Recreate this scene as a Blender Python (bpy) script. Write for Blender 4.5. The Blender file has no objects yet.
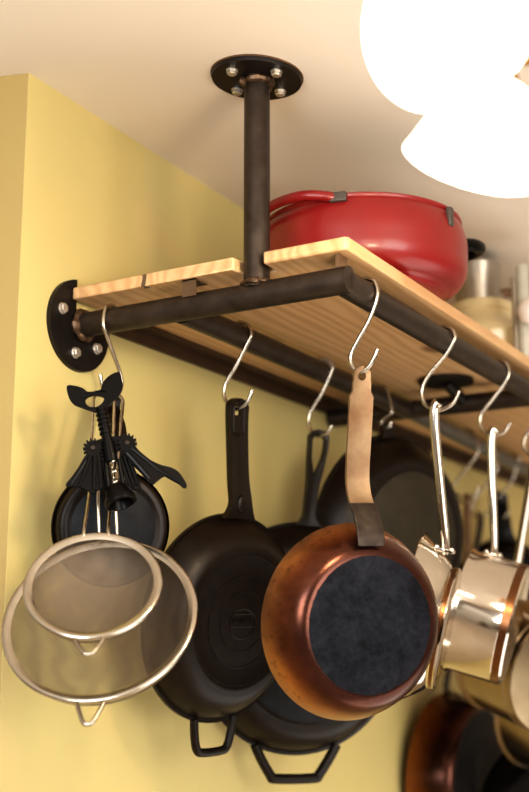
import bpy, bmesh, math, random
from mathutils import Vector, Matrix
random.seed(7)
PI = math.pi
C = bpy.context.scene.collection
V = Vector

# ------------------------------------------------------------------ camera model (image 529 x 792)
FPX = 1210.0
PITCH = math.atan(264/FPX); YAW = math.atan(720/1238)
FH = V((-math.sin(YAW), math.cos(YAW), 0)); R = V((math.cos(YAW), math.sin(YAW), 0))
F = FH*math.cos(PITCH) + V((0, 0, math.sin(PITCH)))
U = -FH*math.sin(PITCH) + V((0, 0, math.cos(PITCH)))
CAM = V((1.1605, -1.4171, 1.4951))
def ray(px, py): return F + R*((px-264.5)/FPX) - U*((py-396)/FPX)
def P(px, py, d): return CAM + ray(px, py)*d
def hit(px, py, ax, val):
    r = ray(px, py); return CAM + r*((val-CAM[ax])/r[ax])
def hitp(px, py, o, n):
    r = ray(px, py); return CAM + r*((o-CAM).dot(n)/r.dot(n))
def depth(p): return (p-CAM).dot(F)

# ------------------------------------------------------------------ node helpers
def new_mat(name):
    m = bpy.data.materials.new(name); m.use_nodes = True
    nt = m.node_tree; b = nt.nodes['Principled BSDF']; return m, nt, b
def N(nt, t, **kw):
    n = nt.nodes.new(t)
    for k, v in kw.items():
        if k in n.inputs.keys() if hasattr(n.inputs, 'keys') else False: n.inputs[k].default_value = v
        else: setattr(n, k, v)
    return n
def L(nt, a, b): nt.links.new(a, b)
def lin(c): return tuple(((x/255)/12.92 if x/255 <= .04045 else ((x/255+.055)/1.055)**2.4) for x in c) + (1,)
def ramp(nt, fac, stops):
    r = nt.nodes.new('ShaderNodeValToRGB'); e = r.color_ramp.elements
    while len(e) < len(stops): e.new(.5)
    for el, (p, c) in zip(e, stops): el.position = p; el.color = c
    L(nt, fac, r.inputs[0]); return r.outputs[0]
def math_(nt, op, a, b=None):
    n = nt.nodes.new('ShaderNodeMath'); n.operation = op
    for i, x in enumerate((a, b)):
        if x is None: continue
        if isinstance(x, (int, float)): n.inputs[i].default_value = x
        else: L(nt, x, n.inputs[i])
    return n.outputs[0]
def mixc(nt, fac, a, b):
    n = nt.nodes.new('ShaderNodeMix'); n.data_type = 'RGBA'
    for s, x in ((0, fac), (6, a), (7, b)):
        if isinstance(x, (int, float, tuple)): n.inputs[s].default_value = x
        else: L(nt, x, n.inputs[s])
    return n.outputs[2]
def coords(nt, scale=(1, 1, 1)):
    t = nt.nodes.new('ShaderNodeTexCoord'); m = nt.nodes.new('ShaderNodeMapping')
    m.inputs['Scale'].default_value = scale; L(nt, t.outputs['Object'], m.inputs[0]); return m.outputs[0]
def noise(nt, scale, detail=4, rough=.55, co=None, dist=0):
    n = nt.nodes.new('ShaderNodeTexNoise'); n.inputs['Scale'].default_value = scale
    n.inputs['Detail'].default_value = detail; n.inputs['Roughness'].default_value = rough
    n.inputs['Distortion'].default_value = dist
    L(nt, co if co else coords(nt), n.inputs['Vector']); return n.outputs['Fac']
def bump(nt, b, h, strength=.2, dist=.002):
    n = nt.nodes.new('ShaderNodeBump'); n.inputs['Strength'].default_value = strength
    n.inputs['Distance'].default_value = dist; L(nt, h, n.inputs['Height']); L(nt, n.outputs[0], b.inputs['Normal'])
def simple(name, c1, c2=None, metal=0, rough=.5, scale=30, bmp=0, bscale=None, r2=None, coat=0, spec=None):
    m, nt, b = new_mat(name); c2 = c2 or c1
    f = noise(nt, scale, 5)
    L(nt, ramp(nt, f, [(.3, lin(c1)), (.7, lin(c2))]), b.inputs['Base Color'])
    b.inputs['Metallic'].default_value = metal
    if r2 is None: b.inputs['Roughness'].default_value = rough
    else:
        g = nt.nodes.new('ShaderNodeMapRange'); L(nt, f, g.inputs[0]); g.inputs[3].default_value = rough; g.inputs[4].default_value = r2
        L(nt, g.outputs[0], b.inputs['Roughness'])
    b.inputs['Coat Weight'].default_value = coat
    if spec is not None: b.inputs['Specular IOR Level'].default_value = spec
    if bmp: bump(nt, b, noise(nt, bscale or scale*4, 3), bmp, .001)
    return m

MAT = {}
def mk_wall():
    m, nt, b = new_mat('yellow_wall_paint')
    f = noise(nt, 3.5, 3)
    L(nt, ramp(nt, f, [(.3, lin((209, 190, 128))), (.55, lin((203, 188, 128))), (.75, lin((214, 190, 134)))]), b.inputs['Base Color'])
    b.inputs['Roughness'].default_value = .55
    bump(nt, b, noise(nt, 180, 3), .12, .001); return m
MAT['wall'] = mk_wall()
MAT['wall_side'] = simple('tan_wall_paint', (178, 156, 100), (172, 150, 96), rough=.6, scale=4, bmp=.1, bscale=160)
MAT['ceiling'] = simple('ceiling_paint', (236, 226, 213), (231, 220, 206), rough=.8, scale=2.5, bmp=.1, bscale=140)
MAT['floor'] = simple('floor_wood', (200, 184, 164), (184, 168, 148), rough=.4, scale=6)
MAT['steel'] = simple('black_pipe_steel', (58, 49, 43), (76, 66, 59), metal=.75, rough=.36, r2=.5, scale=40, bmp=.06)
MAT['grey_pipe'] = simple('grey_pipe_steel', (84, 84, 82), (104, 104, 100), metal=.5, rough=.35, scale=30)
MAT['plate'] = simple('black_plate_steel', (30, 26, 24), (42, 36, 33), metal=.6, rough=.4, r2=.55, scale=30, bmp=.08)
MAT['weld'] = simple('weld_metal', (72, 52, 38), (130, 106, 84), metal=.8, rough=.45, scale=120, bmp=.6, bscale=300)
MAT['bolt'] = simple('galvanised_bolt', (208, 200, 188), (238, 232, 222), metal=.9, rough=.38, scale=120, bmp=.2)
MAT['hook'] = simple('hook_wire_steel', (196, 186, 172), (176, 166, 152), metal=1, rough=.26, scale=60)
MAT['stainless'] = simple('polished_stainless', (222, 212, 200), (210, 200, 188), metal=1, rough=.06, scale=20, r2=.11)
MAT['darkened_stainless'] = simple('darkened_warm_stainless', (158, 140, 112), (146, 128, 102), metal=1, rough=.18, scale=20, r2=.26)  # stainless copy, colour darkened to hold down glare from the key light
MAT['rim_steel'] = simple('sieve_rim_steel', (206, 198, 186), (190, 182, 170), metal=1, rough=.14, scale=30, r2=.24)
MAT['pale_steel'] = simple('pale_painted_steel', (206, 204, 192), (196, 194, 182), metal=.2, rough=.4)
MAT['satin'] = simple('satin_stainless', (178, 168, 154), (166, 156, 142), metal=.75, rough=.36, scale=40)
MAT['copper_band'] = simple('copper_core_band', (132, 92, 62), (112, 76, 50), metal=1, rough=.28, scale=40)
MAT['iron'] = simple('cast_iron', (18, 12, 8), (28, 18, 11), metal=.15, spec=.28, rough=.34, r2=.44, scale=60, bmp=.2, bscale=420)
MAT['iron_blue'] = simple('worn_cast_iron', (13, 14, 17), (27, 29, 34), metal=.1, spec=.2, rough=.45, r2=.6, scale=90, bmp=.22, bscale=380)
MAT['black'] = simple('black_enamelled_metal', (6, 5, 5), (11, 9, 9), metal=.0, spec=.16, rough=.32, scale=40, bmp=.08)
MAT['handle_raw'] = simple('weathered_flat_steel', (118, 88, 62), (146, 124, 98), metal=.6, rough=.42, r2=.55, scale=26, bmp=.12, bscale=200)
MAT['bracket'] = simple('burnt_bracket_steel', (46, 38, 34), (74, 64, 56), metal=.7, rough=.4, scale=50, bmp=.15)
MAT['ledger'] = simple('rusty_brown_angle', (84, 62, 44), (70, 50, 36), metal=.2, rough=.5)
MAT['clip'] = simple('dull_brown_clip', (112, 88, 64), (92, 72, 54), metal=.4, rough=.5)
MAT['grey_plastic'] = simple('grey_metal_clip', (78, 72, 66), (92, 84, 78), metal=.4, rough=.45)
MAT['lid_grey'] = simple('brushed_grey_lid', (150, 138, 122), (162, 150, 134), metal=.5, rough=.4, scale=20)
MAT['cream'] = simple('cream_enamel', (226, 208, 166), (220, 200, 156), rough=.28, scale=10, coat=.3)
MAT['white'] = simple('white_glazed_knob', (238, 226, 218), (232, 220, 212), rough=.35, scale=10)
MAT['red'] = simple('red_enamel', (134, 26, 26), (122, 20, 21), rough=.36, scale=12, coat=.15, bmp=.03, bscale=60)
MAT['brass'] = simple('brass', (206, 150, 74), (186, 130, 60), metal=1, rough=.3, scale=20)
MAT['wood_brown'] = simple('brown_wood', (112, 82, 50), (86, 60, 36), rough=.6, scale=30)

def mk_pine():
    m, nt, b = new_mat('knotty_pine')
    warp = noise(nt, 3, 2, co=coords(nt, (2.2, .7, 2.2)))
    co = coords(nt, (1, .06, 1))
    add = nt.nodes.new('ShaderNodeVectorMath'); add.operation = 'ADD'
    cmb = nt.nodes.new('ShaderNodeCombineXYZ'); L(nt, math_(nt, 'MULTIPLY', warp, .07), cmb.inputs[0]); L(nt, math_(nt, 'MULTIPLY', warp, .04), cmb.inputs[2])
    L(nt, co, add.inputs[0]); L(nt, cmb.outputs[0], add.inputs[1])
    w = nt.nodes.new('ShaderNodeTexWave'); w.bands_direction = 'X'; w.inputs['Scale'].default_value = 14; w.inputs['Distortion'].default_value = 9
    w.inputs['Detail'].default_value = 3; w.inputs['Detail Scale'].default_value = 1.2; L(nt, add.outputs[0], w.inputs['Vector'])
    fine = noise(nt, 60, 4, co=coords(nt, (5, .12, 5)))
    f = math_(nt, 'ADD', math_(nt, 'MULTIPLY', w.outputs['Fac'], .6), math_(nt, 'MULTIPLY', fine, .4))
    base = ramp(nt, f, [(.1, lin((194, 150, 106))), (.5, lin((210, 170, 124))), (.9, lin((218, 180, 136)))])
    # knots
    vo = nt.nodes.new('ShaderNodeTexVoronoi'); vo.inputs['Scale'].default_value = 7.5
    L(nt, coords(nt, (1, .6, .4)), vo.inputs['Vector'])
    k = ramp(nt, vo.outputs['Distance'], [(.07, (1, 1, 1, 1)), (.17, (0, 0, 0, 1))])
    c2 = mixc(nt, math_(nt, 'MULTIPLY', k, .75), base, lin((88, 48, 24)))
    # dark resin mark on the end grain
    tc = nt.nodes.new('ShaderNodeTexCoord'); sp = nt.nodes.new('ShaderNodeSeparateXYZ'); L(nt, tc.outputs['Object'], sp.inputs[0])
    wob = math_(nt, 'MULTIPLY', math_(nt, 'SUBTRACT', noise(nt, 120, 2), .5), .014)
    near = math_(nt, 'LESS_THAN', math_(nt, 'ABSOLUTE', math_(nt, 'SUBTRACT', math_(nt, 'ADD', sp.outputs[0], wob), .143)), .0042)
    fr = math_(nt, 'LESS_THAN', sp.outputs[1], -.012)
    c3 = mixc(nt, math_(nt, 'MULTIPLY', math_(nt, 'MULTIPLY', near, fr), .85), c2, lin((40, 24, 16)))
    L(nt, c3, b.inputs['Base Color']); b.inputs['Roughness'].default_value = .5
    bump(nt, b, f, .15, .002); return m
MAT['pine'] = mk_pine()

def mk_heat(name, h, rb, edge, mid, deep, base1, base2):
    """heat-tinted carbon steel: colour runs from the rim to the base, base is blue-black; pan axis is local z"""
    m, nt, b = new_mat(name)
    tc = nt.nodes.new('ShaderNodeTexCoord'); sp = nt.nodes.new('ShaderNodeSeparateXYZ'); L(nt, tc.outputs['Object'], sp.inputs[0])
    rr = math_(nt, 'SQRT', math_(nt, 'ADD', math_(nt, 'POWER', sp.outputs[0], 2), math_(nt, 'POWER', sp.outputs[1], 2)))
    nz = noise(nt, 14, 5, .6); nf = noise(nt, 110, 4, .7)
    z = math_(nt, 'ADD', math_(nt, 'DIVIDE', sp.outputs[2], h), math_(nt, 'MULTIPLY', math_(nt, 'SUBTRACT', nz, .5), .6))
    side = ramp(nt, z, [(.0, lin(edge)), (.28, lin(mid)), (.6, lin(deep)), (.97, lin((74, 44, 36)))])
    sp1 = ramp(nt, nf, [(.36, (1, 1, 1, 1)), (.46, (0, 0, 0, 1))])
    side = mixc(nt, math_(nt, 'MULTIPLY', sp1, .45), side, lin((58, 34, 20)))
    bs = ramp(nt, math_(nt, 'ADD', math_(nt, 'MULTIPLY', noise(nt, 60, 9, .82), .7), math_(nt, 'MULTIPLY', noise(nt, 11, 2), .3)), [(.42, lin(base1)), (.66, lin(base2))])
    mask = math_(nt, 'LESS_THAN', math_(nt, 'ADD', rr, math_(nt, 'MULTIPLY', math_(nt, 'SUBTRACT', nf, .5), .004)), rb)
    mask = math_(nt, 'MULTIPLY', mask, math_(nt, 'GREATER_THAN', sp.outputs[2], h*.8))
    L(nt, mixc(nt, mask, side, bs), b.inputs['Base Color'])
    b.inputs['Metallic'].default_value = .85
    g = nt.nodes.new('ShaderNodeMapRange'); L(nt, mask, g.inputs[0]); g.inputs[3].default_value = .25; g.inputs[4].default_value = .55
    L(nt, g.outputs[0], b.inputs['Roughness']); bump(nt, b, nf, .1, .0008); return m

def mk_gauze():
    m, nt, b = new_mat('fine_wire_gauze')
    b.inputs['Metallic'].default_value = .45; b.inputs['Roughness'].default_value = .62
    b.inputs['Base Color'].default_value = lin((112, 98, 82))
    tc = nt.nodes.new('ShaderNodeTexCoord'); sp = nt.nodes.new('ShaderNodeSeparateXYZ'); L(nt, tc.outputs['Object'], sp.inputs[0])
    wv = nt.nodes.new('ShaderNodeTexWave'); wv.inputs['Scale'].default_value = 9; wv.inputs['Distortion'].default_value = 12; wv.inputs['Detail'].default_value = 2; L(nt, tc.outputs['Object'], wv.inputs['Vector'])
    thr = math_(nt, 'ADD', math_(nt, 'MULTIPLY', wv.outputs['Fac'], .16), .48)
    def wire(o):
        s = math_(nt, 'ABSOLUTE', math_(nt, 'SINE', math_(nt, 'MULTIPLY', o, 3600)))
        return math_(nt, 'LESS_THAN', s, thr)
    w = math_(nt, 'MAXIMUM', wire(sp.outputs[0]), wire(sp.outputs[1]))
    L(nt, w, b.inputs['Alpha']); return m
MAT['gauze'] = mk_gauze()

def mk_shade():
    m, nt, b = new_mat('lit_opal_glass')
    b.inputs['Base Color'].default_value = (1, .95, .85, 1); b.inputs['Roughness'].default_value = .4
    lw = nt.nodes.new('ShaderNodeLayerWeight'); lw.inputs[0].default_value = .35
    c = ramp(nt, lw.outputs['Facing'], [(.55, (1, .97, .9, 1)), (1, (1, .72, .38, 1))])
    L(nt, c, b.inputs['Emission Color']); b.inputs['Emission Strength'].default_value = 3.2
    return m
MAT['shade'] = mk_shade()

# ------------------------------------------------------------------ object helpers
MW = {}
def thing(name, label, cat, M=None, group=None):
    o = bpy.data.objects.new(name, None); C.objects.link(o); o.empty_display_size = .05
    M = M if M is not None else Matrix()
    if isinstance(M, Vector): M = Matrix.Translation(M)
    o.matrix_world = M; MW[o.name] = M
    o['label'] = label; o['category'] = cat
    if group: o['group'] = group
    return o
def tag(o, label, cat, group=None):
    o['label'] = label; o['category'] = cat
    if group: o['group'] = group
    return o
def obj(name, bm, mat, parent=None, world=False, sharp=38, label=None, bevel=0, M=None):
    me = bpy.data.meshes.new(name)
    if parent is not None and world: bm.transform(MW[parent.name].inverted())
    bmesh.ops.recalc_face_normals(bm, faces=bm.faces[:])
    bm.to_mesh(me); bm.free()
    me.materials.append(MAT[mat] if isinstance(mat, str) else mat)
    for p in me.polygons: p.use_smooth = True
    me.set_sharp_from_angle(angle=math.radians(sharp))
    o = bpy.data.objects.new(name, me); C.objects.link(o)
    if parent is not None: o.parent = parent; MW[o.name] = MW[parent.name]
    else:
        MW[o.name] = Matrix()
        if M is not None: o.matrix_world = M; MW[o.name] = M
    if bevel:
        md = o.modifiers.new('bevel', 'BEVEL'); md.width = bevel; md.segments = 2; md.limit_method = 'ANGLE'; md.angle_limit = math.radians(40)
    if label: o['label'] = label
    return o
def BM(): return bmesh.new()
def box(bm, x0, x1, y0, y1, z0, z1, M=None):
    vs = [bm.verts.new((x, y, z)) for z in (z0, z1) for y in (y0, y1) for x in (x0, x1)]
    for f in ((0, 2, 3, 1), (4, 5, 7, 6), (0, 1, 5, 4), (2, 6, 7, 3), (0, 4, 6, 2), (1, 3, 7, 5)): bm.faces.new([vs[i] for i in f])
    if M: bmesh.ops.transform(bm, matrix=M, verts=vs)
    return bm
def lathe(bm, prof, seg=64, M=None, closed=False):
    """revolve (r, z) profile about z"""
    rings, vs = [], []
    for r, z in prof:
        if r < 1e-6: v = bm.verts.new((0, 0, z)); rings.append([v]); vs.append(v)
        else:
            ring = [bm.verts.new((r*math.cos(2*PI*k/seg), r*math.sin(2*PI*k/seg), z)) for k in range(seg)]
            rings.append(ring); vs += ring
    pairs = list(zip(rings, rings[1:])) + ([(rings[-1], rings[0])] if closed else [])
    for a, b in pairs:
        for k in range(seg):
            k2 = (k+1) % seg
            if len(a) == 1 and len(b) == 1: continue
            if len(a) == 1: bm.faces.new((a[0], b[k], b[k2]))
            elif len(b) == 1: bm.faces.new((a[k], a[k2], b[0]))
            else: bm.faces.new((a[k], a[k2], b[k2], b[k]))
    if M: bmesh.ops.transform(bm, matrix=M, verts=vs)
    return bm
def catmull(pts, n=8, closed=False):
    pts = [V(p) for p in pts]; out = []; m = len(pts)
    rng = range(m if closed else m-1)
    for i in rng:
        g = (lambda j: pts[j % m]) if closed else (lambda j: pts[max(0, min(m-1, j))])
        p0, p1, p2, p3 = g(i-1), g(i), g(i+1), g(i+2)
        for k in range(n):
            t = k/n
            out.append(.5*((2*p1) + (p2-p0)*t + (2*p0-5*p1+4*p2-p3)*t*t + (3*p1-p0-3*p2+p3)*t**3))
    if not closed: out.append(pts[-1])
    return out
def tube(bm, pts, r, seg=10, closed=False, caps=True):
    pts = [V(p) for p in pts]; m = len(pts)
    rad = r if isinstance(r, (list, tuple)) else [r]*m
    tans = []
    for i in range(m):
        a = pts[(i-1) % m] if closed or i > 0 else pts[i]; b = pts[(i+1) % m] if closed or i < m-1 else pts[i]
        tans.append((b-a).normalized())
    t0 = tans[0]; ref = V((0, 0, 1)) if abs(t0.z) < .9 else V((1, 0, 0))
    n = (ref - t0*ref.dot(t0)).normalized(); rings = []
    for i in range(m):
        n = (n - tans[i]*n.dot(tans[i])).normalized(); b = tans[i].cross(n)
        rings.append([bm.verts.new(pts[i] + (n*math.cos(2*PI*k/seg) + b*math.sin(2*PI*k/seg))*rad[i]) for k in range(seg)])
    for i in range(m if closed else m-1):
        a, c = rings[i], rings[(i+1) % m]
        off = 0
        if closed and i == m-1:
            off = min(range(seg), key=lambda s: (a[0].co-c[s].co).length)
        for k in range(seg): bm.faces.new((a[k], a[(k+1) % seg], c[(k+1+off) % seg], c[(k+off) % seg]))
    if caps and not closed:
        bm.faces.new(rings[0][::-1]); bm.faces.new(rings[-1])
    return bm
def cyl(bm, a, b, r, seg=24): return tube(bm, [a, b], r, seg)
def prism(bm, poly, f, h, holes=()):
    """polygon (2d) extruded: f(u, v, w) maps to space, w from 0 to h; optional holes share the cap through triangulation"""
    loops = [poly] + list(holes); lay = []
    for w in (0, h):
        lv = [[bm.verts.new(f(u, v, w)) for u, v in lp] for lp in loops]; lay.append(lv)
    for li, lp in enumerate(loops):
        n = len(lp)
        for k in range(n): bm.faces.new((lay[0][li][k], lay[0][li][(k+1) % n], lay[1][li][(k+1) % n], lay[1][li][k]))
    from mathutils.geometry import tessellate_polygon
    tris = tessellate_polygon([[V((u, v, 0)) for u, v in lp] for lp in loops])
    for s in (0, 1):
        flat = [v for lp in lay[s] for v in lp]
        for t in tris:
            try: bm.faces.new([flat[i] for i in t])
            except ValueError: pass
    return bm
def frame(px, py, d, theta, delta, hole=None, up=None):
    """pan frame: local z = outward axis of the base, local y = towards the hanging hole"""
    c = P(px, py, d); T = (CAM-c).normalized()
    Rr = (R-T*R.dot(T)).normalized(); Uu = T.cross(Rr); th, de = math.radians(theta), math.radians(delta)
    n = (T*math.cos(th) + (Rr*math.cos(de)-Uu*math.sin(de))*math.sin(th)).normalized()
    h = (hole-c) if hole is not None else up
    Y = (h-n*h.dot(n)).normalized(); X = Y.cross(n)
    M = Matrix((X, Y, n)).transposed().to_4x4(); M.translation = c
    lh = M.inverted() @ hole if hole is not None else None
    return M, lh
def strip(bm, rows, path, th, ridge=0, rw=.25):
    """flat handle: rows of (t, half width, half hole width or None); path(t) -> (y, z, tangent y, tangent z); may be raised along both edges"""
    grid = []
    for t, w, s in rows:
        y, z, ty, tz = path(t); ny, nz = -tz, ty
        if nz < 0: ny, nz = -ny, -nz
        cs = s if s is not None else w*.3
        cs = min(cs, w*.8); mid = max(cs+.0002, w*(1-rw))
        row = []
        for x, rg in ((-w, ridge), (-mid, ridge*.7), (-cs, 0), (cs, 0), (mid, ridge*.7), (w, ridge)):
            top = th/2+rg; bot = -th/2
            row.append((bm.verts.new((x, y+ny*top, z+nz*top)), bm.verts.new((x, y+ny*bot, z+nz*bot))))
        grid.append((row, s is not None))
    for (a, ha), (b, hb) in zip(grid, grid[1:]):
        hole = ha and hb
        for k in range(5):
            if k == 2 and hole: continue
            bm.faces.new((a[k][0], a[k+1][0], b[k+1][0], b[k][0])); bm.faces.new((a[k][1], b[k][1], b[k+1][1], a[k+1][1]))
        for k in (0, 5): bm.faces.new((a[k][0], b[k][0], b[k][1], a[k][1]))
        if hole:
            for k in (2, 3): bm.faces.new((a[k][0], b[k][0], b[k][1], a[k][1]))
    for (a, _) in (grid[0], grid[-1]):
        for k in range(5): bm.faces.new((a[k][0], a[k][1], a[k+1][1], a[k+1][0]))
    for (a, ha), (b, hb) in zip(grid, grid[1:]):     # ends of the hole
        if ha != hb:
            r_ = a if ha else b
            bm.faces.new((r_[2][0], r_[3][0], r_[3][1], r_[2][1]))
    return bm
def poly_path(pts, n=10):
    """smooth path through (y, z) points, parametrised 0..1 by length"""
    c = catmull([V((0, y, z)) for y, z in pts], n); L_ = [0]
    for a, b in zip(c, c[1:]): L_.append(L_[-1]+(b-a).length)
    tot = L_[-1]
    def f(t):
        s = max(0, min(1, t))*tot; i = 0
        while i < len(c)-2 and L_[i+1] < s: i += 1
        u = (s-L_[i])/max(1e-9, L_[i+1]-L_[i]); p = c[i].lerp(c[i+1], u); d = (c[i+1]-c[i]).normalized()
        return p.y, p.z, d.y, d.z
    return f, tot

# ------------------------------------------------------------------ room
ZC = 2.367
def zc(x, y): return ZC-.082*x-.015*(y+.13)
def struct(name, bm, mat, **k):
    o = obj(name, bm, mat, **k); o['kind'] = 'structure'; return o
bm = BM(); box(bm, -.001, 0, -.134, 4.6, 0, ZC+.03)
struct('wall_right', bm, 'wall', sharp=20)
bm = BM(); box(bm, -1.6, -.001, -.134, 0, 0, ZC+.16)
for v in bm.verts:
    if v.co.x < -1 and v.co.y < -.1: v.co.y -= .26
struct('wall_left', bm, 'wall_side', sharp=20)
bm = BM(); box(bm, -1.6, 3.2, -3.4, 4.6, 0, .08)
for v in bm.verts: v.co.z += zc(v.co.x, v.co.y)
struct('ceiling', bm, 'ceiling')
bm = BM(); box(bm, -1.6, 3.2, -3.4, 4.6, -.08, 0); struct('floor', bm, 'floor')
bm = BM(); box(bm, -.12, 3.2, 4.6, 4.7, 0, ZC); struct('wall_back', bm, 'ceiling')

# ------------------------------------------------------------------ pot rack
DX = .457; ZR = 2.0; RP = .019
XR = .187; Y2 = .85; XP = .3235; ZP = zc(XP, 0)
CT = Matrix.Translation((XP, 0, ZP)) @ V((.082, .015, 1)).to_track_quat('Z', 'Y').to_matrix().to_4x4()
rack = thing('pot_rack', 'black steel pipe pot rack welded to wall and ceiling flanges under the pine board', 'pot rack', V((0, 0, ZR)))
def rpart(name, bm, mat, parent=rack, **k): return obj(name, bm, mat, parent, world=True, **k)
bm = BM(); tube(bm, [(.006, 0, ZR), (DX+RP*.72, 0, ZR)], RP, 28); rpart('cross_pipe', bm, 'steel')
bm = BM(); tube(bm, [(DX, .006, ZR), (DX, 1.75, ZR)], RP, 28); rpart('front_rail', bm, 'steel')
bm = BM(); tube(bm, [(XR, RP*.8, ZR), (XR, Y2, ZR)], RP*.97, 24); rpart('rear_rail', bm, 'steel')
bm = BM(); tube(bm, [(XR, Y2, ZR), (.14, 1.75, ZR)], RP*.95, 24); rpart('rail_extension', bm, 'grey_pipe', label='lighter grey continuation of the rear rail')
bm = BM(); tube(bm, [(.006, Y2, ZR), (DX-.01, Y2, ZR)], RP, 24); rpart('cross_pipe', bm, 'steel')
bm = BM(); tube(bm, [(XP, 0, ZR+.01), (XP, 0, ZP-.006)], RP, 28); rpart('post', bm, 'steel')
# weld beads
def weld(c, ax1, ax2, r, n=16, s=.0045, arc=(0, 2*PI)):
    bm = BM(); pts = []; rad = []
    for k in range(n+1):
        a = arc[0]+(arc[1]-arc[0])*k/n
        pts.append(V(c)+V(ax1)*math.cos(a)*r+V(ax2)*math.sin(a)*r); rad.append(s*random.uniform(.5, 1.5))
    tube(bm, catmull(pts, 2), [rad[min(n, i//2)] for i in range(2*n+1)], 8)
    return bm
X_, Y_, Z_ = V((1, 0, 0)), V((0, 1, 0)), V((0, 0, 1))
rpart('weld_bead', weld((XP, 0, ZR+.017), X_, Y_, RP+.001), 'weld', label='brown weld bead at foot of post')
rpart('weld_bead', weld((XP, 0, ZP-.012), X_, Y_, RP+.001, s=.006), 'weld', label='rough weld bead under ceiling flange')
rpart('weld_bead', weld((.014, 0, ZR), Y_, Z_, RP+.001, s=.006), 'weld', label='rough weld bead on wall flange')
# flanges
RF = .0675
bm = BM(); lathe(bm, [(0, 0), (RF, 0), (RF, -.003), (RF-.001, -.008), (0, -.008)], 56, CT); cf = rpart('ceiling_flange', bm, 'plate')
bm = BM(); lathe(bm, [(RF+.0015, 0), (RF+.0015, -.0022), (RF-.004, -.0022), (RF-.004, 0)], 56, CT); rpart('gasket_ring', bm, 'wood_brown', cf)
for k in range(4):
    a = PI/4+.25+k*PI/2; c = V((.046*math.cos(a), .046*math.sin(a), -.008))
    bm = BM(); lathe(bm, [(0, .001), (.009, .001), (.009, -.0015), (.0072, -.0018)], 16, CT @ Matrix.Translation(c)); lathe(bm, [(.0078, -.0015), (.0078, -.006), (.0066, -.0072), (0, -.0074)], 6, CT @ Matrix.Translation(c))
    rpart('bolt', bm, 'bolt', cf)
# wall flange with the notch for the board
poly = []
RW = .072
for k in range(72):
    a = 2*PI*k/72; u, v = RW*math.cos(a), RW*math.sin(a)
    if v > .0 and u > -.012 and v > RP*.6: continue
    poly.append((u, v))
start = min(range(len(poly)), key=lambda i: abs(math.atan2(poly[i][1], poly[i][0])-.0))
# walk counter-clockwise from the left edge of the notch round to its right edge
pts = sorted(poly, key=lambda p: (math.atan2(p[1], p[0])-math.atan2(RW, -.012)) % (2*PI))
pts = [(-.012, RW*.985)] + pts + [(.06, .0115), (-.012, .0115)]
bm = BM(); prism(bm, pts, lambda u, v, w: V((w, u, ZR+v)), .008); wf = rpart('wall_flange', bm, 'plate')
for (u, v) in ((-.046, .016), (-.012, -.046), (.040, -.028)):
    M = Matrix.Translation((.008, u, ZR+v)) @ Matrix.Rotation(PI/2, 4, 'Y')
    bm = BM(); lathe(bm, [(0, -.001), (.009, -.001), (.009, .0015), (.0072, .0018)], 16, M); lathe(bm, [(.0078, .0015), (.0078, .006), (.0066, .0072), (0, .0074)], 6, M)
    rpart('bolt', bm, 'bolt', wf)
# ledger angle on the wall, brackets, under-shelf flange
bm = BM(); box(bm, .0, .006, .076, 3.2, ZR+.008, ZR+.0355); box(bm, .006, .030, .076, 3.2, ZR+.030, ZR+.0355); rpart('ledger_angle', bm, 'ledger')
bm = BM(); c = V((.30, .775, ZR+.0352)); lathe(bm, [(0, 0), (.055, 0), (.055, -.006), (0, -.006)], 40, Matrix.Translation(c)); tube(bm, [c-Z_*.004, c-V((-.01, -.06, .03))], .012, 14); rpart('shelf_flange', bm, 'plate')
p = hit(186, 286, 1, -.026)
bm = BM(); box(bm, p.x-.012, p.x+.012, -.0185, -.0165, ZR+.010, ZR+.0358); box(bm, p.x-.012, p.x+.012, -.0185, .012, ZR+.0335, ZR+.0358); rpart('board_clip', bm, 'clip')
bm = BM(); box(bm, DX-.002, DX+.004, -.012, .012, ZR+.016, ZR+.0358); rpart('board_clip', bm, 'clip')

# ------------------------------------------------------------------ pine shelf board
ZB = ZR+.036; TB = .0185
bm = BM()
poly = [(.008, -.0235), (XP-.024, -.0235), (XP-.022, .016), (XP+.024, .016), (XP+.024, -.0235), (.474, -.0235), (.479, -.0185), (.479, 2.6), (.008, 2.6)]
prism(bm, poly, lambda u, v, w: V((u, v, ZB+w)), TB)
board = obj('shelf_board', bm, 'pine', bevel=.003); tag(board, 'thick knotty pine shelf board lying on the black pipe rack', 'shelf')
ZT = ZB+TB

# ------------------------------------------------------------------ S hooks
RHK = .0032
HB = {}
def hook(key, plane_pt, axis, rail_c, side, px, label, r=RHK, top=True, group=None):
    """S-hook in the vertical plane through plane_pt across the rail; px: traced points from the shoulder to the tip"""
    n = axis
    pts = []
    if top:
        rr = RP+r+.0006
        for a in (165, 135, 108, 84, 60, 36): pts.append(rail_c + side*math.cos(math.radians(a))*rr + Z_*math.sin(math.radians(a))*rr)
    for q in px: pts.append(hitp(q[0], q[1], plane_pt, n))
    sm = catmull(pts, 7)
    M = Matrix.Translation(rail_c)
    bm = BM(); tube(bm, sm, r, 10)
    bm.transform(M.inverted())
    o = obj('s_hook', bm, 'hook', M=M); tag(o, label, 'hook', group)
    HB[key] = pts
    return pts
def front(key, y, px, label): return hook(key, V((DX, y, ZR)), Y_, V((DX, y, ZR)), X_, px, label)
def rear(key, xy, px, label): return hook(key, V((xy[0], xy[1], ZR)), Y_, V((xy[0], xy[1], ZR)), X_, px, label)
RS = RP+RHK+.0006
x1 = hit(103.3, 318, 1, -RS).x
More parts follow.
